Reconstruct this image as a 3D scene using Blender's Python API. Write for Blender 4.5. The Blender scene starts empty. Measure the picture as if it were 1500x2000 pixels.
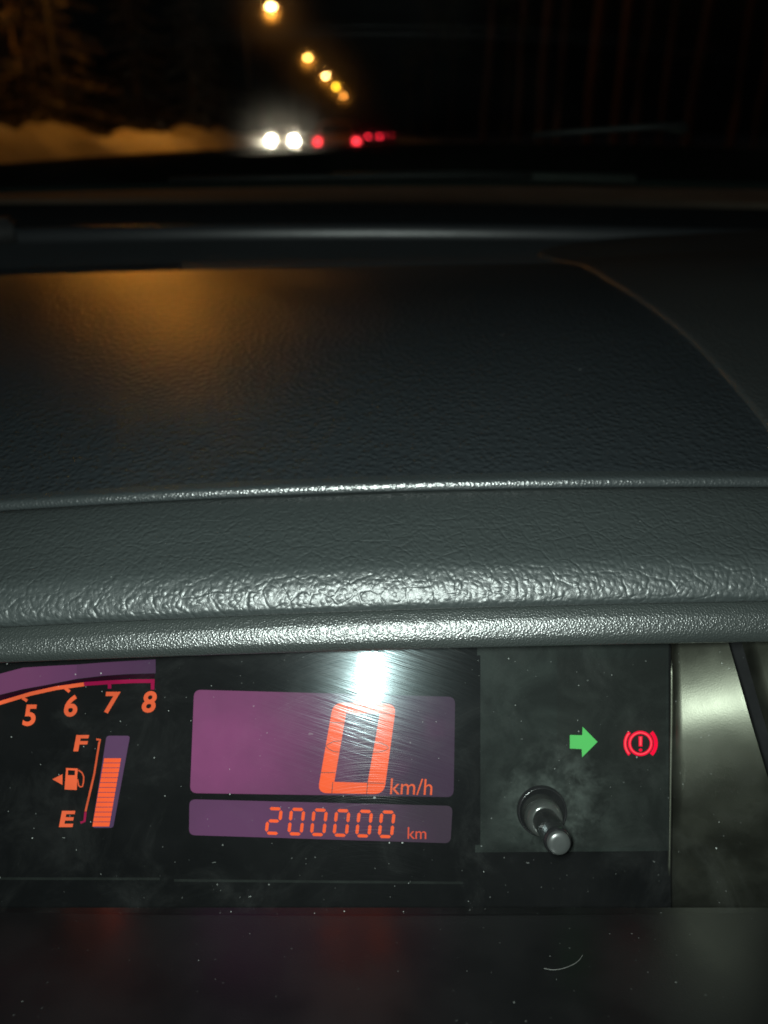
import bpy, bmesh, math, random
import numpy as np
from mathutils import Vector, Matrix

# ------------------------------------------------------------------ camera, world, light, exposure
F = 1600.0                       # focal length in photo pixels (photo 1500 x 2000)
PITCH = math.radians(24.75)
HC = 1.10                        # camera height above the road
CP, SP = math.cos(PITCH), math.sin(PITCH)
sc = bpy.context.scene
col = sc.collection
cam = bpy.data.cameras.new('camera')
camo = bpy.data.objects.new('camera', cam)
col.objects.link(camo)
camo.location = (0, 0, HC)
camo.rotation_euler = (math.pi / 2 - PITCH, 0, 0)
cam.sensor_fit = 'HORIZONTAL'
cam.sensor_width = 36.0
cam.lens = 36.0 * F / 1500.0
cam.clip_start = 0.01
cam.clip_end = 3000
cam.dof.use_dof = True
cam.dof.focus_distance = 0.275
cam.dof.aperture_fstop = cam.lens / 3.4
sc.camera = camo

w = bpy.data.worlds.new('World')
sc.world = w
w.use_nodes = True
nt = w.node_tree
sky = nt.nodes.new('ShaderNodeTexSky')
sky.sky_type = 'NISHITA'
sky.sun_disc = False
sky.sun_elevation = math.radians(-4.0)
sky.sun_rotation = math.radians(150)
nt.links.new(sky.outputs[0], nt.nodes['Background'].inputs[0])
nt.nodes['Background'].inputs[1].default_value = 0.05

# the phone's flash, lit in the photograph (it is mirrored in the cluster's clear cover)
fl = bpy.data.lights.new('camera_flash', 'AREA')
fl.shape = 'RECTANGLE'
fl.size = 0.009
fl.size_y = 0.029
fl.energy = 2.3
fl.color = (0.87, 1.0, 0.94)
flo = bpy.data.objects.new('camera_flash', fl)
col.objects.link(flo)
flo.location = (-0.010, 0.0, HC + 0.0068)
flo.rotation_euler = camo.rotation_euler

sc.view_settings.view_transform = 'Standard'
sc.view_settings.look = 'None'
sc.view_settings.gamma = 1.0
sc.view_settings.exposure = 0.0
sc.view_settings.use_curve_mapping = False
sc.render.engine = 'CYCLES'
sc.cycles.use_denoising = True
sc.cycles.denoising_prefilter = 'ACCURATE'
sc.cycles.use_adaptive_sampling = False
sc.cycles.max_bounces = 6
sc.cycles.transparent_max_bounces = 16
sc.cycles.sample_clamp_indirect = 4.0
sc.cycles.caustics_reflective = True
random.seed(7)
RNG = np.random.default_rng(11)

# ------------------------------------------------------------------ pixel -> ray helpers (real distances are given by each builder)
def ray(px, py):
    v = (1000.0 - py) / F
    return np.array([(px - 750.0) / F, CP + v * SP, -SP + v * CP])

def PY(px, py, Y):
    d = ray(px, py)
    p = d * (Y / d[1])
    return np.array([p[0], p[1], p[2] + HC])

def PT(px, py, t):
    p = ray(px, py) * t
    return np.array([p[0], p[1], p[2] + HC])

class Plane:
    def __init__(self, p0, n):
        self.p0 = np.array(p0, float)
        self.n = np.array(n, float) / np.linalg.norm(n)
    def hit(self, px, py, lift=0.0):
        c = np.array([0, 0, HC])
        d = ray(px, py)
        s = np.dot(self.p0 + self.n * lift - c, self.n) / np.dot(d, self.n)
        return c + d * s

# ------------------------------------------------------------------ mesh helpers
def mk(name, verts, faces, mat=None, parent=None, smooth=False, uv=None):
    me = bpy.data.meshes.new(name)
    me.from_pydata([tuple(map(float, v)) for v in verts], [], faces)
    if smooth:
        me.polygons.foreach_set('use_smooth', [True] * len(me.polygons))
    me.update()
    o = bpy.data.objects.new(name, me)
    col.objects.link(o)
    if mat:
        me.materials.append(mat)
    if parent:
        put(o, parent)
    return o

def put(o, parent):
    """parent o without moving it (things stand unrotated or rotated about z)"""
    o.parent = parent
    m = Matrix.Identity(4)
    chain = []
    p = parent
    while p is not None:
        chain.append(p)
        p = p.parent
    for p in reversed(chain):
        m = m @ p.matrix_parent_inverse @ p.matrix_basis
    o.matrix_parent_inverse = m.inverted()

def bm_obj(name, bm, mat=None, parent=None, smooth=False):
    me = bpy.data.meshes.new(name)
    bm.normal_update()
    bm.to_mesh(me)
    bm.free()
    if smooth:
        me.polygons.foreach_set('use_smooth', [True] * len(me.polygons))
    o = bpy.data.objects.new(name, me)
    col.objects.link(o)
    if mat:
        me.materials.append(mat)
    if parent:
        put(o, parent)
    return o

def empty(name, loc, label=None, cat=None, group=None, rz=0):
    o = bpy.data.objects.new(name, None)
    o.empty_display_size = 0.2
    col.objects.link(o)
    o.location = loc
    o.rotation_euler = (0, 0, rz)
    if label:
        tag(o, label, cat, group)
    return o

def tag(o, label=None, cat=None, group=None, kind=None):
    if label: o['label'] = label
    if cat: o['category'] = cat
    if group: o['group'] = group
    if kind: o['kind'] = kind
    return o

def grid(name, pts, mat, parent=None, smooth=True, thick=0):
    """pts[i][j] -> quad sheet"""
    R, C = len(pts), len(pts[0])
    vs = [p for r in pts for p in r]
    fs = [(i * C + j, i * C + j + 1, (i + 1) * C + j + 1, (i + 1) * C + j) for i in range(R - 1) for j in range(C - 1)]
    o = mk(name, vs, fs, mat, parent, smooth)
    if thick:
        m = o.modifiers.new('thickness', 'SOLIDIFY')
        m.thickness = thick
        m.offset = -1
    return o

def catmull(P, n):
    P = np.array(P, float)
    out = []
    for i in range(len(P) - 1):
        p0 = P[max(i - 1, 0)]; p1 = P[i]; p2 = P[i + 1]; p3 = P[min(i + 2, len(P) - 1)]
        for k in range(n):
            t = k / n
            out.append(0.5 * (2 * p1 + (p2 - p0) * t + (2 * p0 - 5 * p1 + 4 * p2 - p3) * t * t + (3 * p1 - p0 - 3 * p2 + p3) * t ** 3))
    out.append(P[-1])
    return np.array(out)

def box(bm, c, s, rot=None):
    r = bmesh.ops.create_cube(bm, size=1.0)
    M = Matrix.Translation(c) @ (rot or Matrix.Identity(4)) @ Matrix.Diagonal((s[0], s[1], s[2], 1))
    bmesh.ops.transform(bm, matrix=M, verts=r['verts'])
    return r['verts']

def tube(bm, pts, rad, seg=10, cap=True):
    pts = [Vector(p) for p in pts]
    rads = rad if isinstance(rad, (list, tuple)) else [rad] * len(pts)
    rings = []
    for i, p in enumerate(pts):
        d = (pts[min(i + 1, len(pts) - 1)] - pts[max(i - 1, 0)]).normalized()
        a = d.cross(Vector((0, 0, 1)))
        if a.length < 1e-3: a = d.cross(Vector((1, 0, 0)))
        a.normalize(); b = d.cross(a)
        rings.append([bm.verts.new(p + (a * math.cos(2 * math.pi * k / seg) + b * math.sin(2 * math.pi * k / seg)) * rads[i]) for k in range(seg)])
    for i in range(len(rings) - 1):
        for k in range(seg):
            bm.faces.new((rings[i][k], rings[i][(k + 1) % seg], rings[i + 1][(k + 1) % seg], rings[i + 1][k]))
    if cap:
        bm.faces.new(rings[0][::-1]); bm.faces.new(rings[-1])

def lathe(bm, prof, origin, axis, seg=32):
    """prof: (radius, along axis)"""
    ax = Vector(axis).normalized()
    a = ax.cross(Vector((1, 0, 0)))
    a.normalize(); b = ax.cross(a)
    rings = []
    for r, h in prof:
        rings.append([bm.verts.new(Vector(origin) + ax * h + (a * math.cos(2 * math.pi * k / seg) + b * math.sin(2 * math.pi * k / seg)) * max(r, 1e-5)) for k in range(seg)])
    for i in range(len(rings) - 1):
        for k in range(seg):
            bm.faces.new((rings[i][k], rings[i][(k + 1) % seg], rings[i + 1][(k + 1) % seg], rings[i + 1][k]))

# ------------------------------------------------------------------ materials
class N:
    def __init__(self, name):
        self.m = bpy.data.materials.new(name)
        self.m.use_nodes = True
        self.t = self.m.node_tree
        self.t.nodes.clear()
        self.out = self.t.nodes.new('ShaderNodeOutputMaterial')
        self.oc = None
    def n(self, typ, **kw):
        nd = self.t.nodes.new('ShaderNode' + typ)
        for k, v in kw.items():
            if hasattr(nd, k) and k not in ('inputs',):
                setattr(nd, k, v)
        return nd
    def l(self, a, b):
        self.t.links.new(a, b)
    def coord(self, scale=(1, 1, 1), rot=(0, 0, 0), loc=(0, 0, 0)):
        if self.oc is None:
            self.oc = self.n('TexCoord')
        mp = self.n('Mapping')
        mp.inputs['Scale'].default_value = scale
        mp.inputs['Rotation'].default_value = rot
        mp.inputs['Location'].default_value = loc
        self.l(self.oc.outputs['Object'], mp.inputs[0])
        return mp.outputs[0]
    def noise(self, vec, scale, detail=3, rough=0.5, dist=0):
        t = self.n('TexNoise')
        t.inputs['Scale'].default_value = scale
        t.inputs['Detail'].default_value = detail
        t.inputs['Roughness'].default_value = rough
        t.inputs['Distortion'].default_value = dist
        if vec is not None: self.l(vec, t.inputs['Vector'])
        return t
    def voro(self, vec, scale, feature='F1', rand=1.0):
        t = self.n('TexVoronoi', feature=feature)
        t.inputs['Scale'].default_value = scale
        t.inputs['Randomness'].default_value = rand
        if vec is not None: self.l(vec, t.inputs['Vector'])
        return t
    def ramp(self, val, a, b, lo=0.0, hi=1.0, smooth=True):
        r = self.n('MapRange')
        r.interpolation_type = 'SMOOTHSTEP' if smooth else 'LINEAR'
        for k, v in zip((1, 2, 3, 4), (a, b, lo, hi)):
            r.inputs[k].default_value = v
        self.l(val, r.inputs[0])
        return r.outputs[0]
    def math(self, op, a, b=None, clamp=False):
        m = self.n('Math', operation=op)
        m.use_clamp = clamp
        for i, v in enumerate((a, b)):
            if v is None: continue
            if isinstance(v, (int, float)): m.inputs[i].default_value = v
            else: self.l(v, m.inputs[i])
        return m.outputs[0]
    def mixc(self, fac, a, b):
        m = self.n('Mix', data_type='RGBA')
        if isinstance(fac, (int, float)): m.inputs[0].default_value = fac
        else: self.l(fac, m.inputs[0])
        for i, v in ((6, a), (7, b)):
            if isinstance(v, tuple): m.inputs[i].default_value = (*v, 1)
            else: self.l(v, m.inputs[i])
        return m.outputs[2]
    def mixs(self, fac, a, b):
        m = self.n('MixShader')
        if isinstance(fac, (int, float)): m.inputs[0].default_value = fac
        else: self.l(fac, m.inputs[0])
        self.l(a, m.inputs[1]); self.l(b, m.inputs[2])
        return m.outputs[0]
    def bump(self, h, strength, dist, normal=None):
        b = self.n('Bump')
        b.inputs['Strength'].default_value = strength
        b.inputs['Distance'].default_value = dist
        self.l(h, b.inputs['Height'])
        if normal is not None: self.l(normal, b.inputs['Normal'])
        return b.outputs[0]
    def pbr(self, color=(0.5, 0.5, 0.5), rough=0.5, metal=0.0, spec=0.5, normal=None, emit=None, es=0.0):
        p = self.n('BsdfPrincipled')
        if isinstance(color, tuple): p.inputs['Base Color'].default_value = (*color, 1)
        else: self.l(color, p.inputs['Base Color'])
        if isinstance(rough, (int, float)): p.inputs['Roughness'].default_value = rough
        else: self.l(rough, p.inputs['Roughness'])
        p.inputs['Metallic'].default_value = metal
        p.inputs['Specular IOR Level'].default_value = spec
        if normal is not None: self.l(normal, p.inputs['Normal'])
        if emit is not None:
            if isinstance(emit, tuple): p.inputs['Emission Color'].default_value = (*emit, 1)
            else: self.l(emit, p.inputs['Emission Color'])
            p.inputs['Emission Strength'].default_value = es
        return p
    def done(self, sh):
        self.l(sh if not hasattr(sh, 'outputs') else sh.outputs[0], self.out.inputs[0])
        return self.m
    def specks(self, scale, size, keep, seedloc=(0, 0, 0), stretch=(1, 1, 1)):
        wb = self.noise(self.coord(loc=seedloc), scale * 5, 1)
        sc_ = self.n('VectorMath', operation='SCALE'); self.l(wb.outputs['Color'], sc_.inputs[0]); sc_.inputs['Scale'].default_value = 0.16 / scale
        ad_ = self.n('VectorMath', operation='ADD'); self.l(self.coord(scale=stretch, loc=seedloc), ad_.inputs[0]); self.l(sc_.outputs[0], ad_.inputs[1])
        v = self.voro(ad_.outputs[0], scale)
        s = self.n('SeparateColor')
        self.l(v.outputs['Color'], s.inputs[0])
        k = self.math('GREATER_THAN', s.outputs[0], 1 - keep)
        sz = self.math('MULTIPLY', s.outputs[1], size)
        d = self.math('LESS_THAN', v.outputs['Distance'], sz)
        fade = self.math('ADD', 0.12, self.math('MULTIPLY', self.math('POWER', s.outputs[2], 2.5), 0.88))
        return self.math('MULTIPLY', self.math('MULTIPLY', k, d), fade)
    def schlick(self, f0=0.04, scale=1.0):
        g = self.n('NewGeometry')
        d = self.n('VectorMath', operation='DOT_PRODUCT')
        self.l(g.outputs['Incoming'], d.inputs[0]); self.l(g.outputs['Normal'], d.inputs[1])
        a = self.math('ABSOLUTE', d.outputs['Value'])
        p = self.math('POWER', self.math('SUBTRACT', 1.0, a, clamp=True), 5.0)
        return self.math('MULTIPLY', self.math('ADD', self.math('MULTIPLY', p, 1 - f0), f0), scale)

def plain(name, color, rough=0.5, metal=0.0, spec=0.5, var=0.15, vs=30.0, bump=0.0):
    a = N(name)
    nz = a.noise(a.coord(), vs, 4)
    c2 = tuple(c * (1 - var) for c in color)
    c = a.mixc(nz.outputs[0], c2, tuple(min(1, x * (1 + var)) for x in color))
    nrm = a.bump(nz.outputs[0], bump, 0.01) if bump else None
    return a.done(a.pbr(c, a.ramp(nz.outputs[0], 0.2, 0.8, max(rough - .06, 0.02), rough + .06), metal, spec, nrm))

def emis(name, color, strength, halo=0.0, uneven=0.12, scale=60.0):
    a = N(name)
    nz = a.noise(a.coord(), scale, 2)
    e = a.n('Emission')
    e.inputs[0].default_value = (*color, 1)
    a.l(a.ramp(nz.outputs[0], 0.3, 0.7, strength * (1 - uneven), strength * (1 + uneven)), e.inputs[1])
    return a.done(e)

def vinyl(name, grain, gstrength, crease=0.0, rough=0.46, base=(0.020, 0.023, 0.025), spec=0.5, dust=0.5, fine=0.0, stretch=(1, 1, 1)):
    """black grained dashboard plastic: pebbled cells, creases, dust"""
    a = N(name)
    co = a.coord(scale=stretch)
    wob = a.noise(co, grain * 0.35, 2)
    wv = a.n('VectorMath', operation='SCALE'); a.l(wob.outputs['Color'], wv.inputs[0]); wv.inputs['Scale'].default_value = 1.1 / grain
    cv = a.n('VectorMath', operation='ADD'); a.l(co, cv.inputs[0]); a.l(wv.outputs[0], cv.inputs[1])
    v1 = a.voro(cv.outputs[0], grain, 'F1')
    h = a.ramp(v1.outputs['Distance'], 0.05, 0.75, 1, 0)
    nz = a.noise(co, grain * 2.3, 3, 0.6)
    h2 = a.math('ADD', a.math('MULTIPLY', h, 0.8), a.math('MULTIPLY', nz.outputs[0], 0.55))
    if crease:
        cr = a.voro(cv.outputs[0], grain * 0.28, 'DISTANCE_TO_EDGE')
        h2 = a.math('ADD', h2, a.math('MULTIPLY', a.ramp(cr.outputs['Distance'], 0.0, 0.10), crease))
    nrm = a.bump(h2, gstrength, 0.20 / grain)
    if fine:
        nf = a.noise(a.coord(), fine, 2)
        nrm = a.bump(nf.outputs[0], 0.25, 0.4 / fine, nrm)
    big = a.noise(a.coord(), 9.0, 3)
    c = a.mixc(big.outputs[0], tuple(x * 0.85 for x in base), tuple(x * 1.2 for x in base))
    if dust:
        sp = a.specks(160, 0.09, 0.16 * dust)
        sp2 = a.specks(75, 0.055, 0.10 * dust, (3, 1, 2), (1, 0.5, 1))
        both = a.math('MAXIMUM', sp, sp2)
        c = a.mixc(a.math('MULTIPLY', both, 0.55), c, (0.30, 0.32, 0.31))
    return a.done(a.pbr(c, a.ramp(big.outputs[0], 0.25, 0.75, rough - 0.012, rough + 0.012), 0, spec, nrm))

M = {}
M['vinyl_top'] = vinyl('vinyl_top', 340, 0.75, 0.0, 0.35, (0.014, 0.017, 0.019), dust=1.0)
M['vinyl_pad'] = vinyl('vinyl_pad', 480, 0.58, 0.42, 0.43, (0.024, 0.029, 0.029), spec=0.8, dust=0.6)
M['vinyl_bezel'] = vinyl('vinyl_bezel', 1250, 0.75, 0.0, 0.33, (0.022, 0.026, 0.025), spec=1.0, dust=0.2)
M['vinyl_right'] = vinyl('vinyl_right', 420, 0.55, 0.0, 0.58, (0.016, 0.018, 0.018), spec=0.35, dust=1.0)
M['vinyl_lip'] = vinyl('vinyl_lip', 800, 0.55, 0.0, 0.30, (0.022, 0.026, 0.027), spec=0.9, dust=0.5)
M['vinyl_rear'] = vinyl('vinyl_rear', 500, 0.25, 0.0, 0.62, (0.030, 0.034, 0.037), spec=0.25, dust=0.4)
M['vinyl_ledge'] = vinyl('vinyl_ledge', 500, 0.25, 0.0, 0.8, (0.020, 0.023, 0.025), spec=0.0, dust=0.3)
M['vinyl_ridge'] = vinyl('vinyl_ridge', 700, 0.2, 0.0, 0.36, (0.018, 0.020, 0.022), dust=0.3)
M['black'] = plain('black_plastic', (0.008, 0.008, 0.009), 0.45, var=0.3)
M['rubber'] = plain('rubber', (0.006, 0.006, 0.006), 0.7, var=0.3)

# ------------------------------------------------------------------ ROAD, GROUND, SNOW
DRIFT = -0.0125                  # the road runs a touch left of the camera axis
def rx(y, lat):
    return lat + DRIFT * y

def ground_mats():
    a = N('snow')
    n1 = a.noise(a.coord(), 0.6, 6, 0.6); n2 = a.noise(a.coord(), 7, 4)
    c = a.mixc(a.ramp(n1.outputs[0], 0.4, 0.7), (0.62, 0.62, 0.64), (0.36, 0.32, 0.29))
    nrm = a.bump(a.math('ADD', n1.outputs[0], a.math('MULTIPLY', n2.outputs[0], 0.3)), 0.7, 0.15)
    M['snow'] = a.done(a.pbr(c, 0.75, 0, 0.3, nrm))
    a = N('asphalt')
    n1 = a.noise(a.coord((1, 0.12, 1)), 1.3, 5, 0.6); n2 = a.noise(a.coord(), 90, 2)
    c = a.mixc(a.ramp(n1.outputs[0], 0.42, 0.68), (0.035, 0.035, 0.036), (0.20, 0.19, 0.18))
    nrm = a.bump(n2.outputs[0], 0.5, 0.01)
    M['asphalt'] = a.done(a.pbr(c, a.ramp(n1.outputs[0], 0.4, 0.6, 0.35, 0.8), 0, 0.5, nrm))
ground_mats()

tag(mk('ground', [(-1500, -60, -0.02), (1500, -60, -0.02), (1500, 2500, -0.02), (-1500, 2500, -0.02)], [(0, 1, 2, 3)], M['snow']), kind='structure')
ys = np.linspace(-40, 600, 40)
tag(grid('road', [[(rx(y, lx), y, 0.0) for lx in (-5.4, 0, 4.6)] for y in ys], M['asphalt'], smooth=False), kind='structure')

def bank(name, lat, width, hfun, y0, y1, seed):
    rng = np.random.default_rng(seed)
    ny, nx = 260, 15
    yy = y0 + (y1 - y0) * (np.linspace(0, 1, ny) ** 1.6)
    ph = rng.uniform(0, 6.28, 12); fr = rng.uniform(0.25, 2.6, 12)
    pts = []
    for y in yy:
        bump_ = sum(math.sin(fr[k] * y + ph[k]) / (1 + fr[k]) for k in range(12)) * 0.15
        row = []
        for j in range(nx):
            s = j / (nx - 1)
            prof = math.sin(math.pi * s) ** 0.75
            h = (hfun(y) + bump_) * prof
            h += 0.07 * prof * math.sin(3.1 * y * 0.7 + s * 9 + ph[j % 12]) + 0.04 * prof * math.sin(7.3 * y + s * 15)
            row.append((rx(y, lat + width * (s - 0.5)) + 0.12 * math.sin(1.7 * y + s * 5), y, max(h, 0) - 0.015 if 0 < j < nx - 1 else -0.03))
        pts.append(row)
    return tag(grid(name, pts, M['snow']), kind='structure')
bank('snow_bank', -7.2, 3.4, lambda y: 1.22 - 0.006 * min(max(y - 14, 0), 60), 4, 320, 3)
bank('snow_bank', 6.2, 2.6, lambda y: 0.38, 6, 320, 8)

# ------------------------------------------------------------------ STREET LAMPS
M['pole'] = plain('dark_painted_steel', (0.008, 0.008, 0.008), 0.7, 0.0, 0.2)
M['lamp_shell'] = plain('lamp_shell', (0.15, 0.15, 0.15), 0.5)
def lamp_mat(name, colr, st):
    return emis(name, colr, st, uneven=0.03)
LAMPS = [(None, 27.0, (1.0, 0.62, 0.22), 60), ((529, 12), 58.8, (1.0, 0.66, 0.27), 42), ((601, 112), 97.9, (1.0, 0.53, 0.11), 36),
         ((636, 148), 130.0, (1.0, 0.58, 0.20), 70), ((656, 169), 162.6, (1.0, 0.52, 0.03), 52), ((671, 187), 205.0, (1.0, 0.34, 0.06), 44)]
LH = 8.0
pm = bmesh.new(); tube(pm, [(0, 0, -0.3), (0, 0, 0.9), (0, 0, 0.95), (0, 0, 7.6)], [0.10, 0.10, 0.075, 0.05], 12)
am = bmesh.new(); tube(am, [(0, 0, 7.5), (0.25, 0, 7.85), (0.7, 0, 8.05), (1.35, 0, 8.12)], [0.045, 0.04, 0.035, 0.03], 10)
sm_ = bmesh.new()
box(sm_, (1.62, 0, 8.13), (0.66, 0.26, 0.10)); bmesh.ops.bevel(sm_, geom=sm_.edges[:], offset=0.03, segments=2, affect='EDGES')
dm = bmesh.new(); bmesh.ops.create_uvsphere(dm, u_segments=16, v_segments=10, radius=1.0)
bmesh.ops.transform(dm, matrix=Matrix.Translation((1.66, 0, 8.07)) @ Matrix.Diagonal((0.24, 0.15, 0.13, 1)), verts=dm.verts)
def bm_mesh(bm, name, mat):
    me = bpy.data.meshes.new(name); bm.normal_update(); bm.to_mesh(me); bm.free(); me.materials.append(mat)
    me.polygons.foreach_set('use_smooth', [True] * len(me.polygons)); return me
lm_pole, lm_arm, lm_shell = bm_mesh(pm, 'pole', M['pole']), bm_mesh(am, 'arm', M['pole']), bm_mesh(sm_, 'lamp_head', M['lamp_shell'])
lm_dome = bm_mesh(dm, 'lamp_bowl', M['lamp_shell'])
def link(name, me, parent, loc=(0, 0, 0)):
    o = bpy.data.objects.new(name, me); col.objects.link(o); o.parent = parent; o.location = loc; return o
lamp_labels = ['street lamp leaning over the snow bank, closest to the waiting car', 'brightest white glowing street lamp ahead, highest in the row over the road',
               'yellow street lamp, second visible along the row over the road', 'pale yellow street lamp between two deeper yellow ones in the row',
               'deep yellow street lamp next to the last one in the row', 'small orange street lamp at the far end of the row']
for i, (pix, Y, colr, st) in enumerate(LAMPS):
    if pix:
        p = PY(pix[0], pix[1], Y)
        lx = p[0]
        dz = p[2] - 8.07
    else:
        lx, dz = -7.9, 0.0
    r = empty('street_lamp', (lx - 1.66, Y, dz), lamp_labels[i], 'street lamp', 'street lamps along the left of the road')
    if abs(dz) > 0.6: print('lamp dz', dz)
    link('pole', lm_pole, r); link('arm', lm_arm, r); link('lamp_head', lm_shell, r)
    d = lm_dome.copy(); d.materials.clear(); d.materials.append(lamp_mat('lamp_glow_%d' % i, colr, st))
    link('lamp_bowl', d, r)
    li = bpy.data.lights.new('lamp_light', 'POINT'); li.energy = 170 if i else 1100; li.color = (1.0, 0.34, 0.035); li.shadow_soft_size = 0.16
    lo = bpy.data.objects.new('lamp_light', li); col.objects.link(lo); lo.parent = r; lo.location = (1.66, 0, 7.72)

# ------------------------------------------------------------------ TREES
M['bark_pine'] = plain('pine_bark', (0.05, 0.019, 0.016), 0.85, var=0.5, vs=6, bump=0.6)
M['bark'] = plain('spruce_bark', (0.10, 0.075, 0.06), 0.9, var=0.5, vs=8, bump=0.6)
M['needles'] = plain('pine_needles', (0.045, 0.07, 0.03), 0.7, var=0.5, vs=3)
M['needles_snow'] = plain('snowy_spruce_needles', (0.015, 0.013, 0.010), 0.7, var=0.9, vs=1.2)

def needle_cloud(rng, centers, n, size):
    vs, fs = [], []
    for c, rad, cnt in centers:
        for _ in range(cnt):
            d = rng.normal(size=3); d /= np.linalg.norm(d)
            p = np.array(c) + d * rad * rng.uniform(0.3, 1) ** 0.6 * np.array([1, 1, 0.6])
            a = rng.normal(size=3); a /= np.linalg.norm(a)
            b = np.cross(a, rng.normal(size=3)); b /= np.linalg.norm(b)
            L = size * rng.uniform(0.6, 1.5); Wd = L * 0.28
            k = len(vs)
            vs += [p - b * Wd, p + a * L * 0.5 - b * Wd * .6, p + a * L, p + b * Wd]
            fs.append((k, k + 1, k + 2, k + 3))
    return vs, fs

def pine_meshes(seed):
    rng = np.random.default_rng(seed)
    bm = bmesh.new()
    pts = [(0, 0, -0.3)]; 
    lean = rng.uniform(-0.02, 0.02, 2)
    for k in range(1, 9):
        z = k * 2.0
        pts.append((lean[0] * z + rng.uniform(-.06, .06), lean[1] * z + rng.uniform(-.06, .06), z))
    tube(bm, pts, [0.24, 0.20, 0.185, 0.175, 0.16, 0.14, 0.12, 0.09, 0.04], 10)
    cent = []
    for k in range(14):
        z = rng.uniform(8.5, 16); a = rng.uniform(0, 6.28); L = (17 - z) * 0.28 + 0.5
        base = np.array([lean[0] * z, lean[1] * z, z]); tip = base + np.array([math.cos(a) * L, math.sin(a) * L, rng.uniform(0.1, 0.7)])
        tube(bm, [base, (base + tip) / 2 + np.array([0, 0, 0.1]), tip], [0.05, 0.035, 0.012], 6)
        cent.append((tip, rng.uniform(0.6, 1.0), 60)); cent.append(((base + tip) / 2, 0.6, 30))
    for k in range(5):   # dead stubs lower down
        z = rng.uniform(2.5, 8); a = rng.uniform(0, 6.28); L = rng.uniform(0.3, 1.1)
        base = np.array([lean[0] * z, lean[1] * z, z])
        tube(bm, [base, base + np.array([math.cos(a) * L, math.sin(a) * L, -0.1])], [0.03, 0.008], 5)
    tr = bm_mesh(bm, 'trunk', M['bark_pine'])
    vs, fs = needle_cloud(rng, cent, 0, 0.22)
    me = bpy.data.meshes.new('crown'); me.from_pydata([tuple(v) for v in vs], [], fs); me.materials.append(M['needles'])
    return tr, me

def spruce_meshes(seed):
    rng = np.random.default_rng(seed)
    H = 11.0
    bm = bmesh.new()
    tube(bm, [(0, 0, -0.3), (0, 0, 3), (0.05, 0, 7), (0, 0, H)], [0.2, 0.16, 0.09, 0.02], 9)
    vs, fs = [], []
    for k in range(70):
        z = 0.8 + (H - 1.0) * (k / 70) ** 1.05
        L = (H - z) * 0.27 + 0.25; a = k * 2.399 + rng.uniform(-.4, .4); L *= rng.uniform(0.75, 1.15)
        d = np.array([math.cos(a), math.sin(a), 0])
        tip = np.array([0, 0, z]) + d * L + np.array([0, 0, -0.22 * L])
        tube(bm, [(0, 0, z), (np.array([0, 0, z]) + tip) / 2 + np.array([0, 0, 0.06]), tip], [0.03, 0.02, 0.006], 5, cap=False)
        side = np.array([-d[1], d[0], 0])
        for _ in range(int(26 + L * 14)):
            s = rng.uniform(0.12, 1.0)
            p = np.array([0, 0, z]) * (1 - s) + tip * s + side * rng.normal() * 0.12 * L * (1.1 - s) + np.array([0, 0, rng.normal() * 0.04])
            a1 = d * rng.uniform(0.1, 1) + side * rng.normal() * 0.9 + np.array([0, 0, rng.uniform(-0.8, 0.1)]); a1 /= np.linalg.norm(a1)
            b1 = np.cross(a1, rng.normal(size=3)); b1 /= np.linalg.norm(b1)
            Ln = rng.uniform(0.12, 0.3); Wd = Ln * 0.24
            q = len(vs)
            vs += [p - b1 * Wd, p + a1 * Ln * .5 - b1 * Wd * .7, p + a1 * Ln, p + b1 * Wd]; fs.append((q, q + 1, q + 2, q + 3))
    tr = bm_mesh(bm, 'trunk', M['bark'])
    me = bpy.data.meshes.new('crown'); me.from_pydata([tuple(v) for v in vs], [], fs); me.materials.append(M['needles_snow'])
    return tr, me

pines = [pine_meshes(s) for s in (1, 2, 3)]
spruces = [spruce_meshes(s) for s in (5, 6)]
pine_spots = [(835, 112), (880, 95), (945, 62), (985, 74), (1012, 51), (1056, 46), (1090, 43), (1150, 37), (1204, 33), (1240, 47), (1290, 36), (1345, 42), (1430, 33), (1480, 39), (1560, 30), (800, 140)]
for i, (px, Y) in enumerate(pine_spots):
    p = PY(px, 252, Y)
    s = (1.0, 0.6, 1.25, 0.7, 0.9, 1.1, 0.65, 1.3, 0.95)[i % 9]
    lb = 'thick' if s > 1.05 else ('slender' if s < 0.8 else 'middling')
    r = empty('pine_tree', (p[0], Y, 0), lb + ' bare reddish pine trunk standing in the dark wood right of the road', 'tree', 'pine trees right of the road', rz=i * 1.3)
    s = (1.0, 0.6, 1.25, 0.7, 0.9, 1.1, 0.65, 1.3, 0.95)[i % 9]; r.scale = (s, s, max(s, 0.85))
    link('trunk', pines[i % 3][0], r); link('crown', pines[i % 3][1], r)
spr_spots = [(-9.9, 17), (-11.5, 22.5), (-10.6, 28), (-12.4, 34), (-11.0, 43), (-10.8, 55), (-12, 70), (-11.2, 92), (-12.5, 13)]
for i, (x, y) in enumerate(spr_spots):
    r = empty('spruce_tree', (rx(y, x), y, 0), 'dark drooping spruce tree standing behind the snow bank', 'tree', 'spruce trees behind the snow bank', rz=i * 2.1)
    s = 0.85 + 0.4 * ((i * 53) % 10) / 10; r.scale = (s, s, s)
    link('trunk', spruces[i % 2][0], r); link('crown', spruces[i % 2][1], r)

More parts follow.
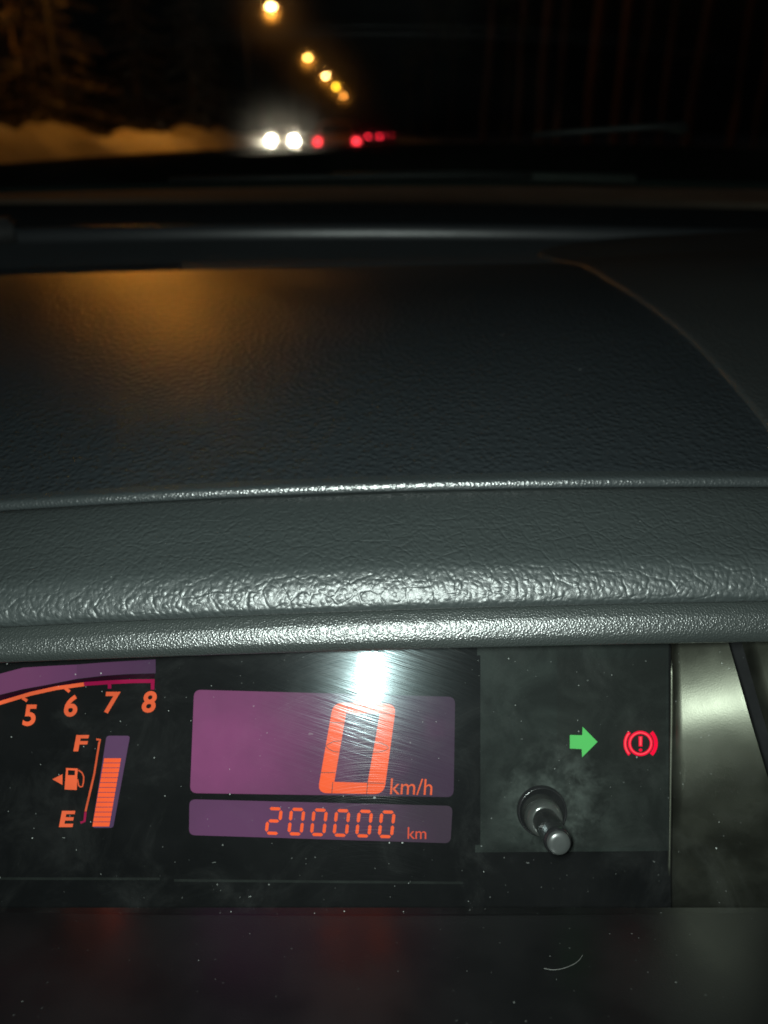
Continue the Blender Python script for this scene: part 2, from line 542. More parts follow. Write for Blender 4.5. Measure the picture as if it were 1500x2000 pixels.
# ------------------------------------------------------------------ OTHER CARS
M['tyre'] = plain('tyre', (0.02, 0.02, 0.02), 0.85)
M['rim'] = plain('rim', (0.4, 0.4, 0.4), 0.35, 0.9)
M['car_glass'] = plain('car_glass', (0.01, 0.012, 0.014), 0.06, 0, 0.6)
M['plate'] = plain('number_plate', (0.7, 0.7, 0.68), 0.5)
M['plate_glow'] = emis('self_glowing_plate', (1.0, 0.95, 0.85), 0.10)  # plate lamp's light put in as a faint glow of the plate
M['headlight_on'] = emis('headlight_on', (1.0, 0.87, 0.64), 480, uneven=0.02)
M['headlight_off'] = plain('headlight_off', (0.5, 0.5, 0.5), 0.15)
M['tail_off'] = plain('tail_light_off', (0.25, 0.01, 0.01), 0.2)
def tailmat(name, s, c=(1.0, 0.02, 0.045)): return emis(name, c, s, uneven=0.5, scale=14)

def make_car(loc, rz, paint, label, head_on=False, tail=None, hatch=False):
    """y forward; length 4.3, width 1.74"""
    r = empty('car', (0, 0, 0), label, 'car')
    Wd = 1.74
    if hatch:
        prof = [(-1.95, 0.32), (-2.02, 0.55), (-1.98, 0.95), (-1.80, 1.05), (-1.50, 1.48), (-0.9, 1.54), (0.1, 1.50), (0.95, 1.02), (1.85, 0.82), (2.05, 0.62), (2.02, 0.32)]
    else:
        prof = [(-2.15, 0.32), (-2.22, 0.55), (-2.16, 0.95), (-1.55, 1.02), (-1.0, 1.40), (-0.35, 1.46), (0.25, 1.42), (1.05, 1.00), (1.95, 0.82), (2.18, 0.62), (2.14, 0.32)]
    def hw(z):
        if z < 0.95: return Wd / 2 * (0.94 + 0.06 * math.sin(math.pi * min(1, (z - 0.3) / 0.65)))
        return Wd / 2 * (0.94 - 0.20 * (z - 0.95) / 0.55)
    bm = bmesh.new()
    fine = catmull([(a, b) for a, b in prof], 4)
    rows = []
    for s in np.linspace(-1, 1, 9):
        rr = []
        for (y, z) in fine:
            edge = abs(s) ** 6
            yy = y * (1 - 0.05 * edge); zz = z - 0.05 * edge * (1 if z > 0.6 else -0.3)
            rr.append(bm.verts.new((s * hw(z), yy, zz)))
        rows.append(rr)
    for i in range(8):
        for j in range(len(fine) - 1):
            bm.faces.new((rows[i][j], rows[i + 1][j], rows[i + 1][j + 1], rows[i][j + 1]))
        bm.faces.new((rows[i][-1], rows[i + 1][-1], rows[i + 1][0], rows[i][0]))
    bm.faces.new(rows[0][::-1]); bm.faces.new(rows[-1])
    bmesh.ops.recalc_face_normals(bm, faces=bm.faces)
    bm_obj('body', bm, paint, r, True)
    def quad(name, pts, mat, thick=0.012):
        o = mk(name, pts, [(0, 1, 2, 3)], mat, r)
        m = o.modifiers.new('thickness', 'SOLIDIFY'); m.thickness = thick; m.offset = 0
        return o
    A, B, C, D = (prof[3], prof[4], prof[6], prof[7])
    def lift(p, q, s, up):  # point on segment p->q lifted outwards
        y = p[0] + (q[0] - p[0]) * s; z = p[1] + (q[1] - p[1]) * s
        n = Vector((-(q[1] - p[1]), q[0] - p[0])).normalized()
        if n.y < 0: n = -n
        return y + n.x * up, z + n.y * up
    for (p, q, nm) in ((A, B, 'rear_window'), (D, C, 'windscreen')):
        y1, z1 = lift(p, q, 0.12, 0.03); y2, z2 = lift(p, q, 0.92, 0.03)
        quad(nm, [(-hw(z1) * .86, y1, z1), (hw(z1) * .86, y1, z1), (hw(z2) * .86, y2, z2), (-hw(z2) * .86, y2, z2)], M['car_glass'])
    for s in (-1, 1):
        for (ya, yb) in ((-1.2, -0.32), (-0.24, 0.62)):
            quad('side_window', [(s * (hw(1.04) + .012), ya, 1.04), (s * (hw(1.04) + .012), yb + .1, 1.04), (s * (hw(1.36) + .012), yb - .12, 1.36), (s * (hw(1.36) + .012), ya + .2, 1.36)], M['car_glass'])
        for yw in (-1.32, 1.32):
            bm = bmesh.new(); lathe(bm, [(0.19, -0.09), (0.30, -0.10), (0.315, -0.06), (0.315, 0.06), (0.30, 0.10), (0.19, 0.09), (0.19, -0.09)], (s * 0.79, yw, 0.315), (1, 0, 0), 24)
            t = bm_obj('wheel', bm, M['tyre'], r, True)
            bm = bmesh.new(); lathe(bm, [(0.0, 0.07), (0.05, 0.075), (0.16, 0.06), (0.19, 0.085), (0.19, -0.05), (0, -0.05)], (s * 0.79, yw, 0.315), (s, 0, 0), 20)
            bm_obj('rim', bm, M['rim'], t, True)
        yf = (2.03 if hatch else 2.14); yr = (-1.99 if hatch else -2.19)
        bm = bmesh.new(); bmesh.ops.create_uvsphere(bm, u_segments=18, v_segments=10, radius=1)
        bmesh.ops.transform(bm, matrix=Matrix.Translation((s * 0.64, yf - 0.04, 0.78)) @ Matrix.Diagonal((0.12, 0.07, 0.16, 1)), verts=bm.verts)
        bm_obj('headlight', bm, M['headlight_on'] if head_on else M['headlight_off'], r, True)
        bm = bmesh.new(); box(bm, (s * 0.70, yr + 0.02, 0.84), (0.30 if not hatch else 0.22, 0.09, 0.15 if not hatch else 0.24)); bmesh.ops.bevel(bm, geom=bm.edges[:], offset=0.03, segments=2, affect='EDGES')
        bm_obj('tail_light', bm, tail or M['tail_off'], r, True)
        bm = bmesh.new(); box(bm, (s * 0.93, 0.62, 1.05), (0.16, 0.10, 0.12)); bmesh.ops.bevel(bm, geom=bm.edges[:], offset=0.03, segments=2, affect='EDGES')
        bm_obj('mirror', bm, paint, r, True)
    bm = bmesh.new(); box(bm, (0, yr - 0.02, 0.70 if hatch else 0.62), (0.52, 0.03, 0.11)); bm_obj('number_plate', bm, M['plate_glow'] if tail else M['plate'], r)
    bm = bmesh.new(); box(bm, (0, yr + 0.05, 0.42), (1.6, 0.16, 0.16)); bmesh.ops.bevel(bm, geom=bm.edges[:], offset=0.05, segments=2, affect='EDGES'); bm_obj('bumper', bm, M['black'], r, True)
    bm = bmesh.new(); box(bm, (0, yf - 0.03, 0.48), (1.5, 0.14, 0.2)); bmesh.ops.bevel(bm, geom=bm.edges[:], offset=0.05, segments=2, affect='EDGES'); bm_obj('grille', bm, M['black'], r, True)
    r.location = loc; r.rotation_euler = (0, 0, rz)
    return r

def car_at(pxl, pxr, py, sep, zl):
    """distance from how far apart the two lights (sep metres) look"""
    d1 = ray(pxl, py); d2 = ray(pxr, py)
    Y = sep / abs(d2[0] / d2[1] - d1[0] / d1[1])
    x = 0.5 * (d1[0] / d1[1] + d2[0] / d2[1]) * Y
    return x, Y
paint_w = plain('dark_silver_paint', (0.16, 0.15, 0.14), 0.3, 0.3)
paint_b = plain('brown_paint', (0.22, 0.12, 0.07), 0.35, 0.2)
paint_g = plain('dark_grey_paint', (0.05, 0.05, 0.055), 0.3, 0.2)
x, Y = car_at(529, 574, 270, 1.28, 0.7)
make_car((x, Y + 2.1, 0), math.pi, paint_w, 'oncoming car with two glaring white headlights beside the snow bank', head_on=True)
x, Y = car_at(619, 696, 274, 1.42, 0.84)
make_car((x, Y + 2.2, 0), 0.0, paint_b, 'brown hatchback driving ahead with wide red tail lights and a lit number plate', tail=tailmat('tail_bright', 6.5, (1.0, 0.035, 0.05)), hatch=True)
x, Y = car_at(719, 741, 267, 1.40, 0.84)
make_car((x, Y + 2.2, 0), 0.0, paint_g, 'dark saloon further ahead with small close red tail lights', tail=tailmat('tail_mid', 18.0))
x, Y = car_at(752, 764, 268, 1.40, 0.84)
make_car((x, Y + 2.2, 0), 0.0, paint_g, 'farthest car ahead, its faint tail lights almost lost in the dark', tail=tailmat('tail_dim', 7.0))

# ------------------------------------------------------------------ OUR CAR
CAR = empty('car', (0, 0.4, 0), 'car waiting at the roadside, black grained dashboard and glowing purple and orange digital instruments', 'car')

def quadoff(l, r):
    a = (l + r) / 2.0; b = (r - l) / 2.0
    return lambda px: a * ((px - 750) / 750.0) ** 2 + b * (px - 750) / 750.0

def zline(Y, py0, l, r):
    """height of a dashboard line that runs across the car at distance Y, as a function of x"""
    off = quadoff(l, r)
    pxs = np.linspace(-300, 1800, 43)
    P = np.array([PY(p, py0 + off(p), Y) for p in pxs])
    cf = np.polyfit(P[:, 0], P[:, 2], 2)
    return lambda x: np.polyval(cf, x)

def loft(name, rows, xs, mat, parent, sub=4, jitter=0.0):
    """rows: (Y, zfun)"""
    cols = []
    for x in xs:
        P = [(y(x) if callable(y) else y, z(x)) for y, z in rows]
        C = catmull(P, sub)
        cols.append([(x, c[0], c[1]) for c in C])
    pts = [[cols[j][i] for j in range(len(xs))] for i in range(len(cols[0]))]
    return grid(name, pts, mat, parent)

XS = np.linspace(-0.75, 0.62, 111)
# top panel: a lip towards the driver, then a long nearly flat grained panel
def panel_z(x, Y):
    a = zlip(x); b = zfar(x)
    s = (Y - 0.297) / (0.655 - 0.297)
    return a + (b - a) * s + 0.0160 * 4 * s * (1 - s)
zlip = zline(0.297, 927, 38, -9)
zfar = zline(0.655, 518, 20, -8)
lip = [(0.299, lambda x: zlip(x) - 0.0060), (0.2925, lambda x: zlip(x) - 0.0050)]
for Yp, dz in ((0.2905, 0.0042), (0.2899, 0.0033), (0.2899, 0.0024), (0.2902, 0.0016), (0.2907, 0.0009), (0.2915, 0.00045), (0.2930, 0.0002), (0.2960, 0.0)):
    lip.append((Yp, (lambda dz, Yp: lambda x: zlip(x) - dz - (0.297 - Yp) * 0.06)(dz, Yp)))
rows = [(0.2955, lambda x: zlip(x) - 0.0004)]
for Yp in (0.30, 0.32, 0.36, 0.42, 0.48, 0.54, 0.60, 0.64, 0.652):
    rows.append((Yp, (lambda Yp: lambda x: panel_z(x, Yp))(Yp)))
rows += [(0.656, lambda x: zfar(x) - 0.0008), (0.658, lambda x: zfar(x) - 0.003), (0.659, lambda x: zfar(x) - 0.03)]
DASH = loft('dashboard', rows, XS, M['vinyl_top'], CAR, 3)
o = loft('panel_edge', lip, XS, M['vinyl_lip'], DASH, 4)
tag(o, 'thin pale rounded edge line across the dashboard')
tag(DASH, 'long black grained top panel of the dashboard with dust specks')

# tab of the rear duct that laps over the panel's far left edge
zt = lambda x: zfar(x) + 0.0012
tabx = np.linspace(-0.62, PY(350, 522, 0.665)[0], 40)
pts = []
for (Yt, dz) in ((0.640, -0.004), (0.6405, 0.0006), (0.645, 0.0014), (0.668, 0.0022), (0.672, 0.0012), (0.673, -0.02)):
    pts.append([(x, Yt, zfar(x) + dz + (Yt - 0.655) * 0.08) for x in tabx])
# only a narrow strip shows past the edge
for row in pts[:3]:
    for k in range(len(row)): row[k] = (row[k][0], row[k][1] + 0.016, row[k][2] - 0.0015)
o = grid('panel_tab', pts, M['vinyl_top'], DASH)

# padded brow above the cluster
zb = zline(0.288, 964, 38, -9)
rows = [(0.300, lambda x: zb(x) - 0.003), (0.288, lambda x: zb(x) - 0.0006)]
for (Yp, py, l, r_) in ((0.276, 1000, 37, -10), (0.262, 1050, 36, -11), (0.2495, 1100, 35, -13), (0.2445, 1130, 34, -15), (0.2412, 1158, 33, -17), (0.2397, 1176, 33, -18), (0.2394, 1186, 33, -18)):
    rows.append((Yp, zline(Yp, py, l, r_)))
zn = zline(0.2394, 1190, 33, -18)
rows += [(0.2405, lambda x: zn(x) - 0.0012), (0.246, lambda x: zn(x) - 0.0015)]
BROW = loft('brow_pad', rows, XS, M['vinyl_pad'], DASH, 5)
tag(BROW, 'soft padded brow over the instruments, creased grain shining in the flash')

# finely grained strip under the brow
rows = [(0.250, lambda x: zs0(x) + 0.001), (0.243, lambda x: zs0(x) + 0.0012)]
zs0 = zline(0.2390, 1207, 33, -18)
for (Yp, py, l, r_) in ((0.2388, 1212, 33, -18), (0.2369, 1228, 31, -17), (0.2354, 1246, 28, -17), (0.2349, 1256, 26, -16), (0.2350, 1264, 25, -16)):
    rows.append((Yp, zline(Yp, py, l, r_)))
zs9 = zline(0.2350, 1268, 25, -16)
rows += [(0.2356, lambda x: zs9(x) - 0.0007), (0.2375, lambda x: zs9(x) - 0.0009), (0.2420, lambda x: zs9(x) - 0.0007), (0.250, lambda x: zs9(x)), (0.262, lambda x: zs9(x) + 0.001)]
STRIP = loft('hood_strip', rows, XS, M['vinyl_bezel'], DASH, 5)
tag(STRIP, 'finely pebbled black strip along the lower edge of the brow')

# rear part of the dashboard up to the windscreen: trough, ridge, ledge
XR = np.linspace(-0.80, 0.75, 90)
zr0 = zline(0.672, 524, 18, 0)
rows = [(0.662, lambda x: zr0(x) - 0.02), (0.672, zr0)]
for (Yp, py, l, r_) in ((0.70, 502, 14, 4), (0.74, 477, 12, 6), (0.760, 466, 10, 10)):
    rows.append((Yp, zline(Yp, py, l, r_)))
zg = zline(0.764, 466, 10, 10)
rows += [(0.764, lambda x: zg(x) - 0.002), (0.769, lambda x: zg(x) - 0.003)]
o = loft('rear_trough', rows, XR, M['vinyl_rear'], DASH, 4)
rows = [(0.7675, lambda x: zg(x) - 0.004)]
for (Yp, py, l, r_) in ((0.7665, 461, 10, 11), (0.7668, 453, 10, 12), (0.7680, 445, 9, 12), (0.7712, 438.5, 9, 12), (0.7738, 436.8, 9, 12)):
    rows.append((Yp, zline(Yp, py, l, r_)))
zq = zline(0.7738, 436.8, 9, 12)
rows.append((0.775, lambda x: zq(x) - 0.003))
o = loft('ledge_ridge', rows, np.linspace(PY(30, 444, 0.768)[0], 0.75, 90), M['vinyl_ridge'], DASH, 4)
tag(o, 'long pale ridge across the dashboard below the windscreen')
rows = [(0.7728, lambda x: zq(x) - 0.003), (0.7745, lambda x: zq(x) - 0.0006)]
for (Yp, py, l, r_) in ((0.795, 431.5, 8, 12), (0.83, 421, 6, 12), (0.89, 408, 3, 12), (0.94, 401, 2, 12)):
    rows.append((Yp, zline(Yp, py, l, r_)))
ze = zline(0.94, 401, 2, 12)
rows.append((0.943, lambda x: ze(x) - 0.03))
REAR = loft('defroster_ledge', rows, XR, M['vinyl_ledge'], DASH, 4)
# block that closes the ridge at its left end
bm = bmesh.new()
pA = PY(12, 452, 0.768)
box(bm, (pA[0] - 0.045, 0.775, pA[2] - 0.002), (0.10, 0.02, 0.026)); bmesh.ops.bevel(bm, geom=bm.edges[:], offset=0.004, segments=3, affect='EDGES')
bm_obj('ridge_end', bm, M['rubber'], DASH, True)

# passenger side pad with its raised edge running fore and aft
def on_panel(px, py):
    d = ray(px, py); lo, hi = 0.29, 0.66
    for _ in range(40):
        m = (lo + hi) / 2; p = d * (m / d[1])
        if p[2] + HC > panel_z(p[0], m): lo = m
        else: hi = m
    return d[0] / d[1] * lo, lo
seam = [on_panel(*q) for q in ((1620, 1010), (1500, 842), (1430, 757), (1380, 700), (1330, 652), (1280, 612), (1230, 578), (1175, 543), (1125, 517))]
print('seam', [(round(a_, 3), round(b_, 3)) for a_, b_ in seam])
seam = [q for q in seam if 0.3 < q[1] < 0.655]
y_end = seam[-1][1]; x_end = seam[-1][0]
XL_Y = [0.28] + [q[1] for q in seam] + [0.680, 0.690, 0.705, 0.725, 0.745, 0.765, 0.782, 0.80, 0.815]
XL_X = [seam[0][0] - 0.004] + [q[0] for q in seam] + [0.130, 0.122, 0.130, 0.146, 0.172, 0.220, 0.275, 0.355, 0.47]
Yd = np.linspace(0.28, 0.815, 150)
XLd = np.interp(Yd, XL_Y, XL_X)
ker = np.ones(7) / 7; XLs = np.convolve(np.pad(XLd, 3, mode='edge'), ker, mode='valid')
pts = []
for Yp, xl in zip(Yd, XLs):
    row = []
    lipk = np.interp(Yp, [0.28, 0.5, 0.66, 0.70], [1.0, 1.0, 0.9, 0.75])
    for dx, dz in ((-0.0015, -0.02), (0, -0.001), (0.0005, 0.0010), (0.0014, 0.0018), (0.003, 0.0021), (0.008, 0.0022), (0.03, 0.0032), (0.06, 0.0050), (0.12, 0.0080), (0.25, 0.011), (0.45, 0.008), (0.70, -0.03)):
        x = xl + dx
        zz = panel_z(min(x, 0.35), min(Yp, 0.66)) + max(0, Yp - 0.66) * 0.055
        row.append((x, Yp, zz + (dz * lipk if dz > 0 else dz)))
    pts.append(row)
PP = grid('passenger_pad', pts, M['vinyl_right'], DASH)
tag(PP, 'raised passenger side pad with a curved edge')

# lower dashboard under the cluster and sides
LOW = None

# ------------------------------------------------------------------ INSTRUMENT CLUSTER
tilt = math.radians(27.5)
NF = np.array([0, -math.cos(tilt), math.sin(tilt)])
FACE = Plane(PT(750, 1300, 0.310), NF)
LENSN = np.array([0, -0.803, 0.596])
LENS = Plane(PT(750, 1320, 0.292), LENSN)

def face_mat():
    a = N('cluster_face')
    co = a.coord()
    big = a.noise(co, 30, 4, 0.6)
    c = a.mixc(a.ramp(big.outputs[0], 0.35, 0.75), (0.0022, 0.0024, 0.0028), (0.005, 0.0052, 0.0056))
    return a.done(a.pbr(c, 0.75, 0, 0.06))
M['face'] = face_mat()
def plate_mat(name, lo, hi):
    a = N(name)
    big = a.noise(a.coord(), 45, 6, 0.62, 0.6)
    c = a.mixc(a.ramp(big.outputs[0], 0.38, 0.72), lo, hi)
    kp = FACE.hit(1085, 1560)
    ln = a.n('VectorMath', operation='LENGTH'); a.l(a.coord(loc=tuple(-kp)), ln.inputs[0])
    rub = a.noise(a.coord(), 110, 6, 0.7, 0.25)
    smear = a.math('MULTIPLY', a.ramp(ln.outputs['Value'], 0.006, 0.030, 1, 0), a.ramp(rub.outputs[0], 0.36, 0.72))
    c = a.mixc(a.math('MULTIPLY', smear, 0.75), c, (0.060, 0.070, 0.064))      # dusty smudge rubbed on around the knob
    nz = a.noise(a.coord(), 900, 2)
    return a.done(a.pbr(c, 0.7, 0, 0.10, a.bump(nz.outputs[0], 0.15, 0.0003)))
M['plate_grey'] = plate_mat('grey_plate', (0.0065, 0.0082, 0.0076), (0.015, 0.0187, 0.017))
M['plate_dark'] = plate_mat('dark_plate', (0.0065, 0.0078, 0.0072), (0.014, 0.0165, 0.0150))

def poly_px(name, pix, mat, lift, parent, thick=0.0006, plane=None):
    """flat polygon given by photo pixels on the cluster's face, with a small thickness"""
    pl = plane or FACE
    n = len(pix)
    top = [pl.hit(x, y, lift) for x, y in pix]
    bot = [pl.hit(x, y, lift - thick) for x, y in pix]
    a2 = sum(pix[i][0] * pix[(i + 1) % n][1] - pix[(i + 1) % n][0] * pix[i][1] for i in range(n))
    idx = list(range(n))
    fs = [idx if a2 < 0 else idx[::-1]]
    for i in range(n):
        j = (i + 1) % n
        q = (i, j, n + j, n + i)
        fs.append(q if a2 > 0 else q[::-1])
    return mk(name, top + bot, fs, mat, parent)

def rrect(x0, y0, x1, y1, x2, y2, x3, y3, r, n=5):
    """rounded quad TL TR BR BL in pixels"""
    P = [np.array(p, float) for p in ((x0, y0), (x1, y1), (x2, y2), (x3, y3))]
    out = []
    for i in range(4):
        p = P[i]; a = P[i - 1] - p; b = P[(i + 1) % 4] - p
        a /= np.linalg.norm(a); b /= np.linalg.norm(b)
        for k in range(n + 1):
            t = k / n
            q0 = p + a * r; q1 = p + b * r
            out.append(tuple((1 - t) ** 2 * q0 + 2 * t * (1 - t) * p + t * t * q1))
    return out

# face plate (down to the ledge)
pix = [(-420, 1180), (1310, 1180), (1310, 1900), (-420, 1900)]
CL = poly_px('instrument_cluster', pix, M['face'], 0.0, CAR, 0.004)
tag(CL, 'centre instrument cluster behind a scratched clear cover')

LT = math.radians(15)
# ledge below the face
def ledge_mat():
    a = N('ledge_gloss')
    nz = a.noise(a.coord(), 40, 5); f = a.noise(a.coord(), 1500, 2)
    sp = a.specks(420, 0.15, 0.35)
    c = a.mixc(a.math('MULTIPLY', sp, 0.6), a.mixc(nz.outputs[0], (0.0015, 0.0015, 0.0018), (0.0035, 0.0034, 0.0037)), (0.16, 0.17, 0.16))
    return a.done(a.pbr(c, a.ramp(nz.outputs[0], 0.3, 0.7, 0.30, 0.40), 0, 0.6, a.bump(f.outputs[0], 0.10, 0.0003)))
M['ledge'] = ledge_mat()
e0 = LENS.hit(750, 1786)
pts = []
for sl in (-0.004, 0.0, 0.012, 0.024, 0.036, 0.048, 0.058, 0.062):
    pts.append([(x, e0[1] - sl * math.cos(LT), e0[2] + sl * math.sin(LT) - 0.0004) for x in np.linspace(-0.32, 0.30, 30)])
for dy, dz in ((0.0640, 0.0155), (0.0650, 0.0130), (0.068, -0.06), (0.09, -0.25)):
    pts.append([(x, e0[1] - dy, e0[2] + dz) for x in np.linspace(-0.32, 0.30, 30)])
o = grid('lower_ledge', pts, M['ledge'], CL)
tag(o, 'dusty glossy black shelf below the instruments with faint coloured reflections')

# thin raised line across the fascia
for (xa, xb, ya, yb) in ((-300, 312, 1715, 1716), (340, 905, 1719, 1724)):
    poly_px('fascia_line', [(xa, ya - 2), (xb, yb - 2), (xb, yb + 3), (xa, ya + 3)], M['plate_dark'], 0.0012, CL, 0.0012)

# grey plate around the trip knob and the dark window with the warning lights
poly_px('knob_plate', [(932, 1262), (1306, 1255), (1306, 1662), (928, 1665)], M['plate_grey'], 0.0015, CL, 0.0015)
poly_px('warning_window', [(1104, 1287), (1300, 1284), (1300, 1500), (1300, 1655), (1104, 1655)], M['plate_dark'], 0.0020, CL, 0.0006)
poly_px('plate_strip', [(1088, 1282), (1103, 1282), (1103, 1480), (1088, 1488)], M['plate_dark'], 0.0022, CL, 0.0008)  # narrow strip laid on the plate beside the window
poly_px('plate_strip', [(922, 1280), (938, 1280), (938, 1650), (920, 1650)], M['face'], 0.0024, CL, 0.0008)  # dark strip marking the groove at the plate's left edge

# displays
def lcd(name, c_mid, c_edge, px, py, rx_, ry_, s=1.0):
    """backlit screen whose lamp sits behind one spot of it"""
    a = N(name)
    p = FACE.hit(px, py)
    mp = a.coord(loc=tuple(-p))
    ml = a.n('VectorMath', operation='MULTIPLY'); a.l(mp, ml.inputs[0]); ml.inputs[1].default_value = (1 / rx_, 0, 1 / ry_)
    ln = a.n('VectorMath', operation='LENGTH'); a.l(ml.outputs[0], ln.inputs[0])
    f = a.ramp(ln.outputs['Value'], 0.0, 1.0)
    nz = a.noise(a.coord(), 70, 3)
    f = a.math('ADD', f, a.math('MULTIPLY', a.math('SUBTRACT', nz.outputs[0], 0.5), 0.45), clamp=True)
    c = a.mixc(f, c_mid, c_edge)
    return a.done(a.pbr((0.004, 0.004, 0.0045), 0.7, 0, 0.08, None, c, s))
M['lcd'] = lcd('purple_screen', (0.225, 0.056, 0.160), (0.045, 0.024, 0.050), 420, 1450, 0.075, 0.06)
M['lcd_low'] = lcd('purple_odometer_screen', (0.115, 0.042, 0.110), (0.042, 0.027, 0.044), 470, 1600, 0.08, 0.05)
M['lcd_tach'] = lcd('purple_tachometer_screen', (0.14, 0.04, 0.11), (0.07, 0.026, 0.085), 0, 1330, 0.06, 0.05)
M['lcd_fuel'] = lcd('purple_fuel_screen', (0.10, 0.045, 0.11), (0.06, 0.035, 0.09), 230, 1450, 0.02, 0.035)
M['orange'] = emis('orange_segment', (1.0, 0.135, 0.040), 1.0, uneven=0.06)
M['orange_text'] = emis('orange_print', (1.0, 0.165, 0.060), 0.80, uneven=0.12)
M['orange_dim'] = emis('orange_thin_print', (1.0, 0.16, 0.06), 0.62, uneven=0.12)
M['orange_small'] = emis('orange_small_print', (1.0, 0.14, 0.07), 0.80, uneven=0.12)
M['magenta'] = emis('magenta_print', (0.36, 0.008, 0.07), 0.85, uneven=0.12)
M['green'] = emis('green_lamp', (0.12, 0.66, 0.16), 0.9, uneven=0.05)
M['red'] = emis('red_lamp', (1.0, 0.004, 0.045), 1.0, uneven=0.1)
M['red_hot'] = emis('red_lamp_core', (1.0, 0.10, 0.12), 1.1, uneven=0.1)
M['gap'] = plain('segment_gap', (0.02, 0.005, 0.005), 0.5)

o = poly_px('speed_display', rrect(379, 1347, 889, 1361, 886, 1557, 371, 1549, 14), M['lcd'], 0.0010, CL)
tag(o, 'large purple backlit screen of the speed reading')
o = poly_px('odometer_display', rrect(370, 1561, 884, 1574, 880, 1647, 369, 1631, 12), M['lcd_low'], 0.0010, CL)
tag(o, 'low purple backlit screen of the distance reading')

# big zero: seven-segment ring, slanted
def ring_px(name, outer, inner, r, mat, lift, parent):
    nper = 8
    def loop(q, rr):
        return rrect(*[c for p in q for c in p], rr, nper - 1)
    O, I = loop(outer, r), loop(inner, 1.0)
    n = len(O)
    vs = [FACE.hit(x, y, lift) for x, y in O + I] + [FACE.hit(x, y, lift - 0.0004) for x, y in O + I]
    fs = []
    for i in range(n):
        j = (i + 1) % n
        fs += [(i, n + i, n + j, j), (2 * n + i, i, j, 2 * n + j), (n + i, 3 * n + i, 3 * n + j, n + j)]
    return mk(name, vs, fs, mat, parent)
D0 = ring_px('speed_digit', [(651, 1372), (774, 1375), (750, 1551), (620, 1549)], [(676, 1393), (742, 1393), (718, 1529), (653, 1527)], 20, M['orange'], 0.0016, CL)
tag(D0, 'large glowing orange slanted zero')
def line_px(name, pts, wpx, mat, lift, parent):
    P = [np.array(p, float) for p in pts]
    L, R = [], []
    for i, p in enumerate(P):
        d = P[min(i + 1, len(P) - 1)] - P[max(i - 1, 0)]
        d /= np.linalg.norm(d); nrm = np.array([-d[1], d[0]])
        L.append(tuple(p + nrm * wpx / 2)); R.append(tuple(p - nrm * wpx / 2))
    n = len(P)
    vs = [FACE.hit(x, y, lift) for x, y in L + R]
    vs += [FACE.hit(x, y, lift - 0.0003) for x, y in L + R]
    fs = []
    for i in range(n - 1):
        fs += [(i, i + 1, n + i + 1, n + i), (2 * n + i, 2 * n + i + 1, i + 1, i), (n + i, n + i + 1, 3 * n + i + 1, 3 * n + i)]
    o = mk(name, vs, fs, mat, parent)
    return o
for pts_ in ([(645, 1411), (674, 1412)], [(624, 1509), (655, 1509)], [(679, 1374), (676, 1394)], [(742, 1394), (772, 1394)], [(650, 1528), (648, 1550)], [(718, 1529), (716, 1551)], [(718, 1529), (750, 1530)],
             [(666, 1447), (652, 1448), (640, 1454), (636, 1457), (642, 1463), (652, 1468), (662, 1469)], [(730, 1449), (744, 1451), (755, 1456), (759, 1461), (752, 1466), (740, 1469), (727, 1469)]):
    line_px('segment_line', pts_, 1.4, M['gap'], 0.0019, CL)

SEG = {'a': ((0.14, 1), (0.86, 1)), 'b': ((0.93, 0.93), (0.93, 0.55)), 'c': ((0.93, 0.45), (0.93, 0.07)), 'd': ((0.14, 0), (0.86, 0)), 'e': ((0.07, 0.45), (0.07, 0.07)), 'f': ((0.07, 0.93), (0.07, 0.55)), 'g': ((0.16, 0.5), (0.84, 0.5))}
DIG = {'0': 'abcdef', '2': 'abged'}
def seven(name, ch, x, y, wpx, hpx, slant, th, mat, lift, parent):
    """x, y: bottom-left in pixels"""
    vs, fs = [], []
    for s in DIG[ch]:
        (u0, v0), (u1, v1) = SEG[s]
        def pp(u, v): return np.array([x + u * (wpx - th) + th / 2 + slant * (v * hpx), y - v * (hpx - th) - th / 2 + 0.028 * (u * wpx)])
        a, b = pp(u0, v0), pp(u1, v1)
        d = (b - a) / np.linalg.norm(b - a); nr = np.array([-d[1], d[0]])
        k = th * 0.5
        six = [a - d * k * 0.3, a + d * k * 0.7 + nr * k, b - d * k * 0.7 + nr * k, b + d * k * 0.3, b - d * k * 0.7 - nr * k, a + d * k * 0.7 - nr * k]
        q = len(vs)
        vs += [FACE.hit(*p, lift) for p in six]
        fs.append(tuple(range(q, q + 6)))
        vs += [FACE.hit(*p, lift - 0.0003) for p in six]
        for i in range(6):
            j = (i + 1) % 6
            fs.append((q + i, q + j, q + 6 + j, q + 6 + i))
    return mk(name, vs, fs, mat, parent)
for k, ch in enumerate('200000'):
    seven('odometer_digit', ch, 515 + k * 44.1, 1630 + k * 1.3, 34, 54, 0.10, 6.2, M['orange_small'] if False else M['orange'], 0.0016, CL)

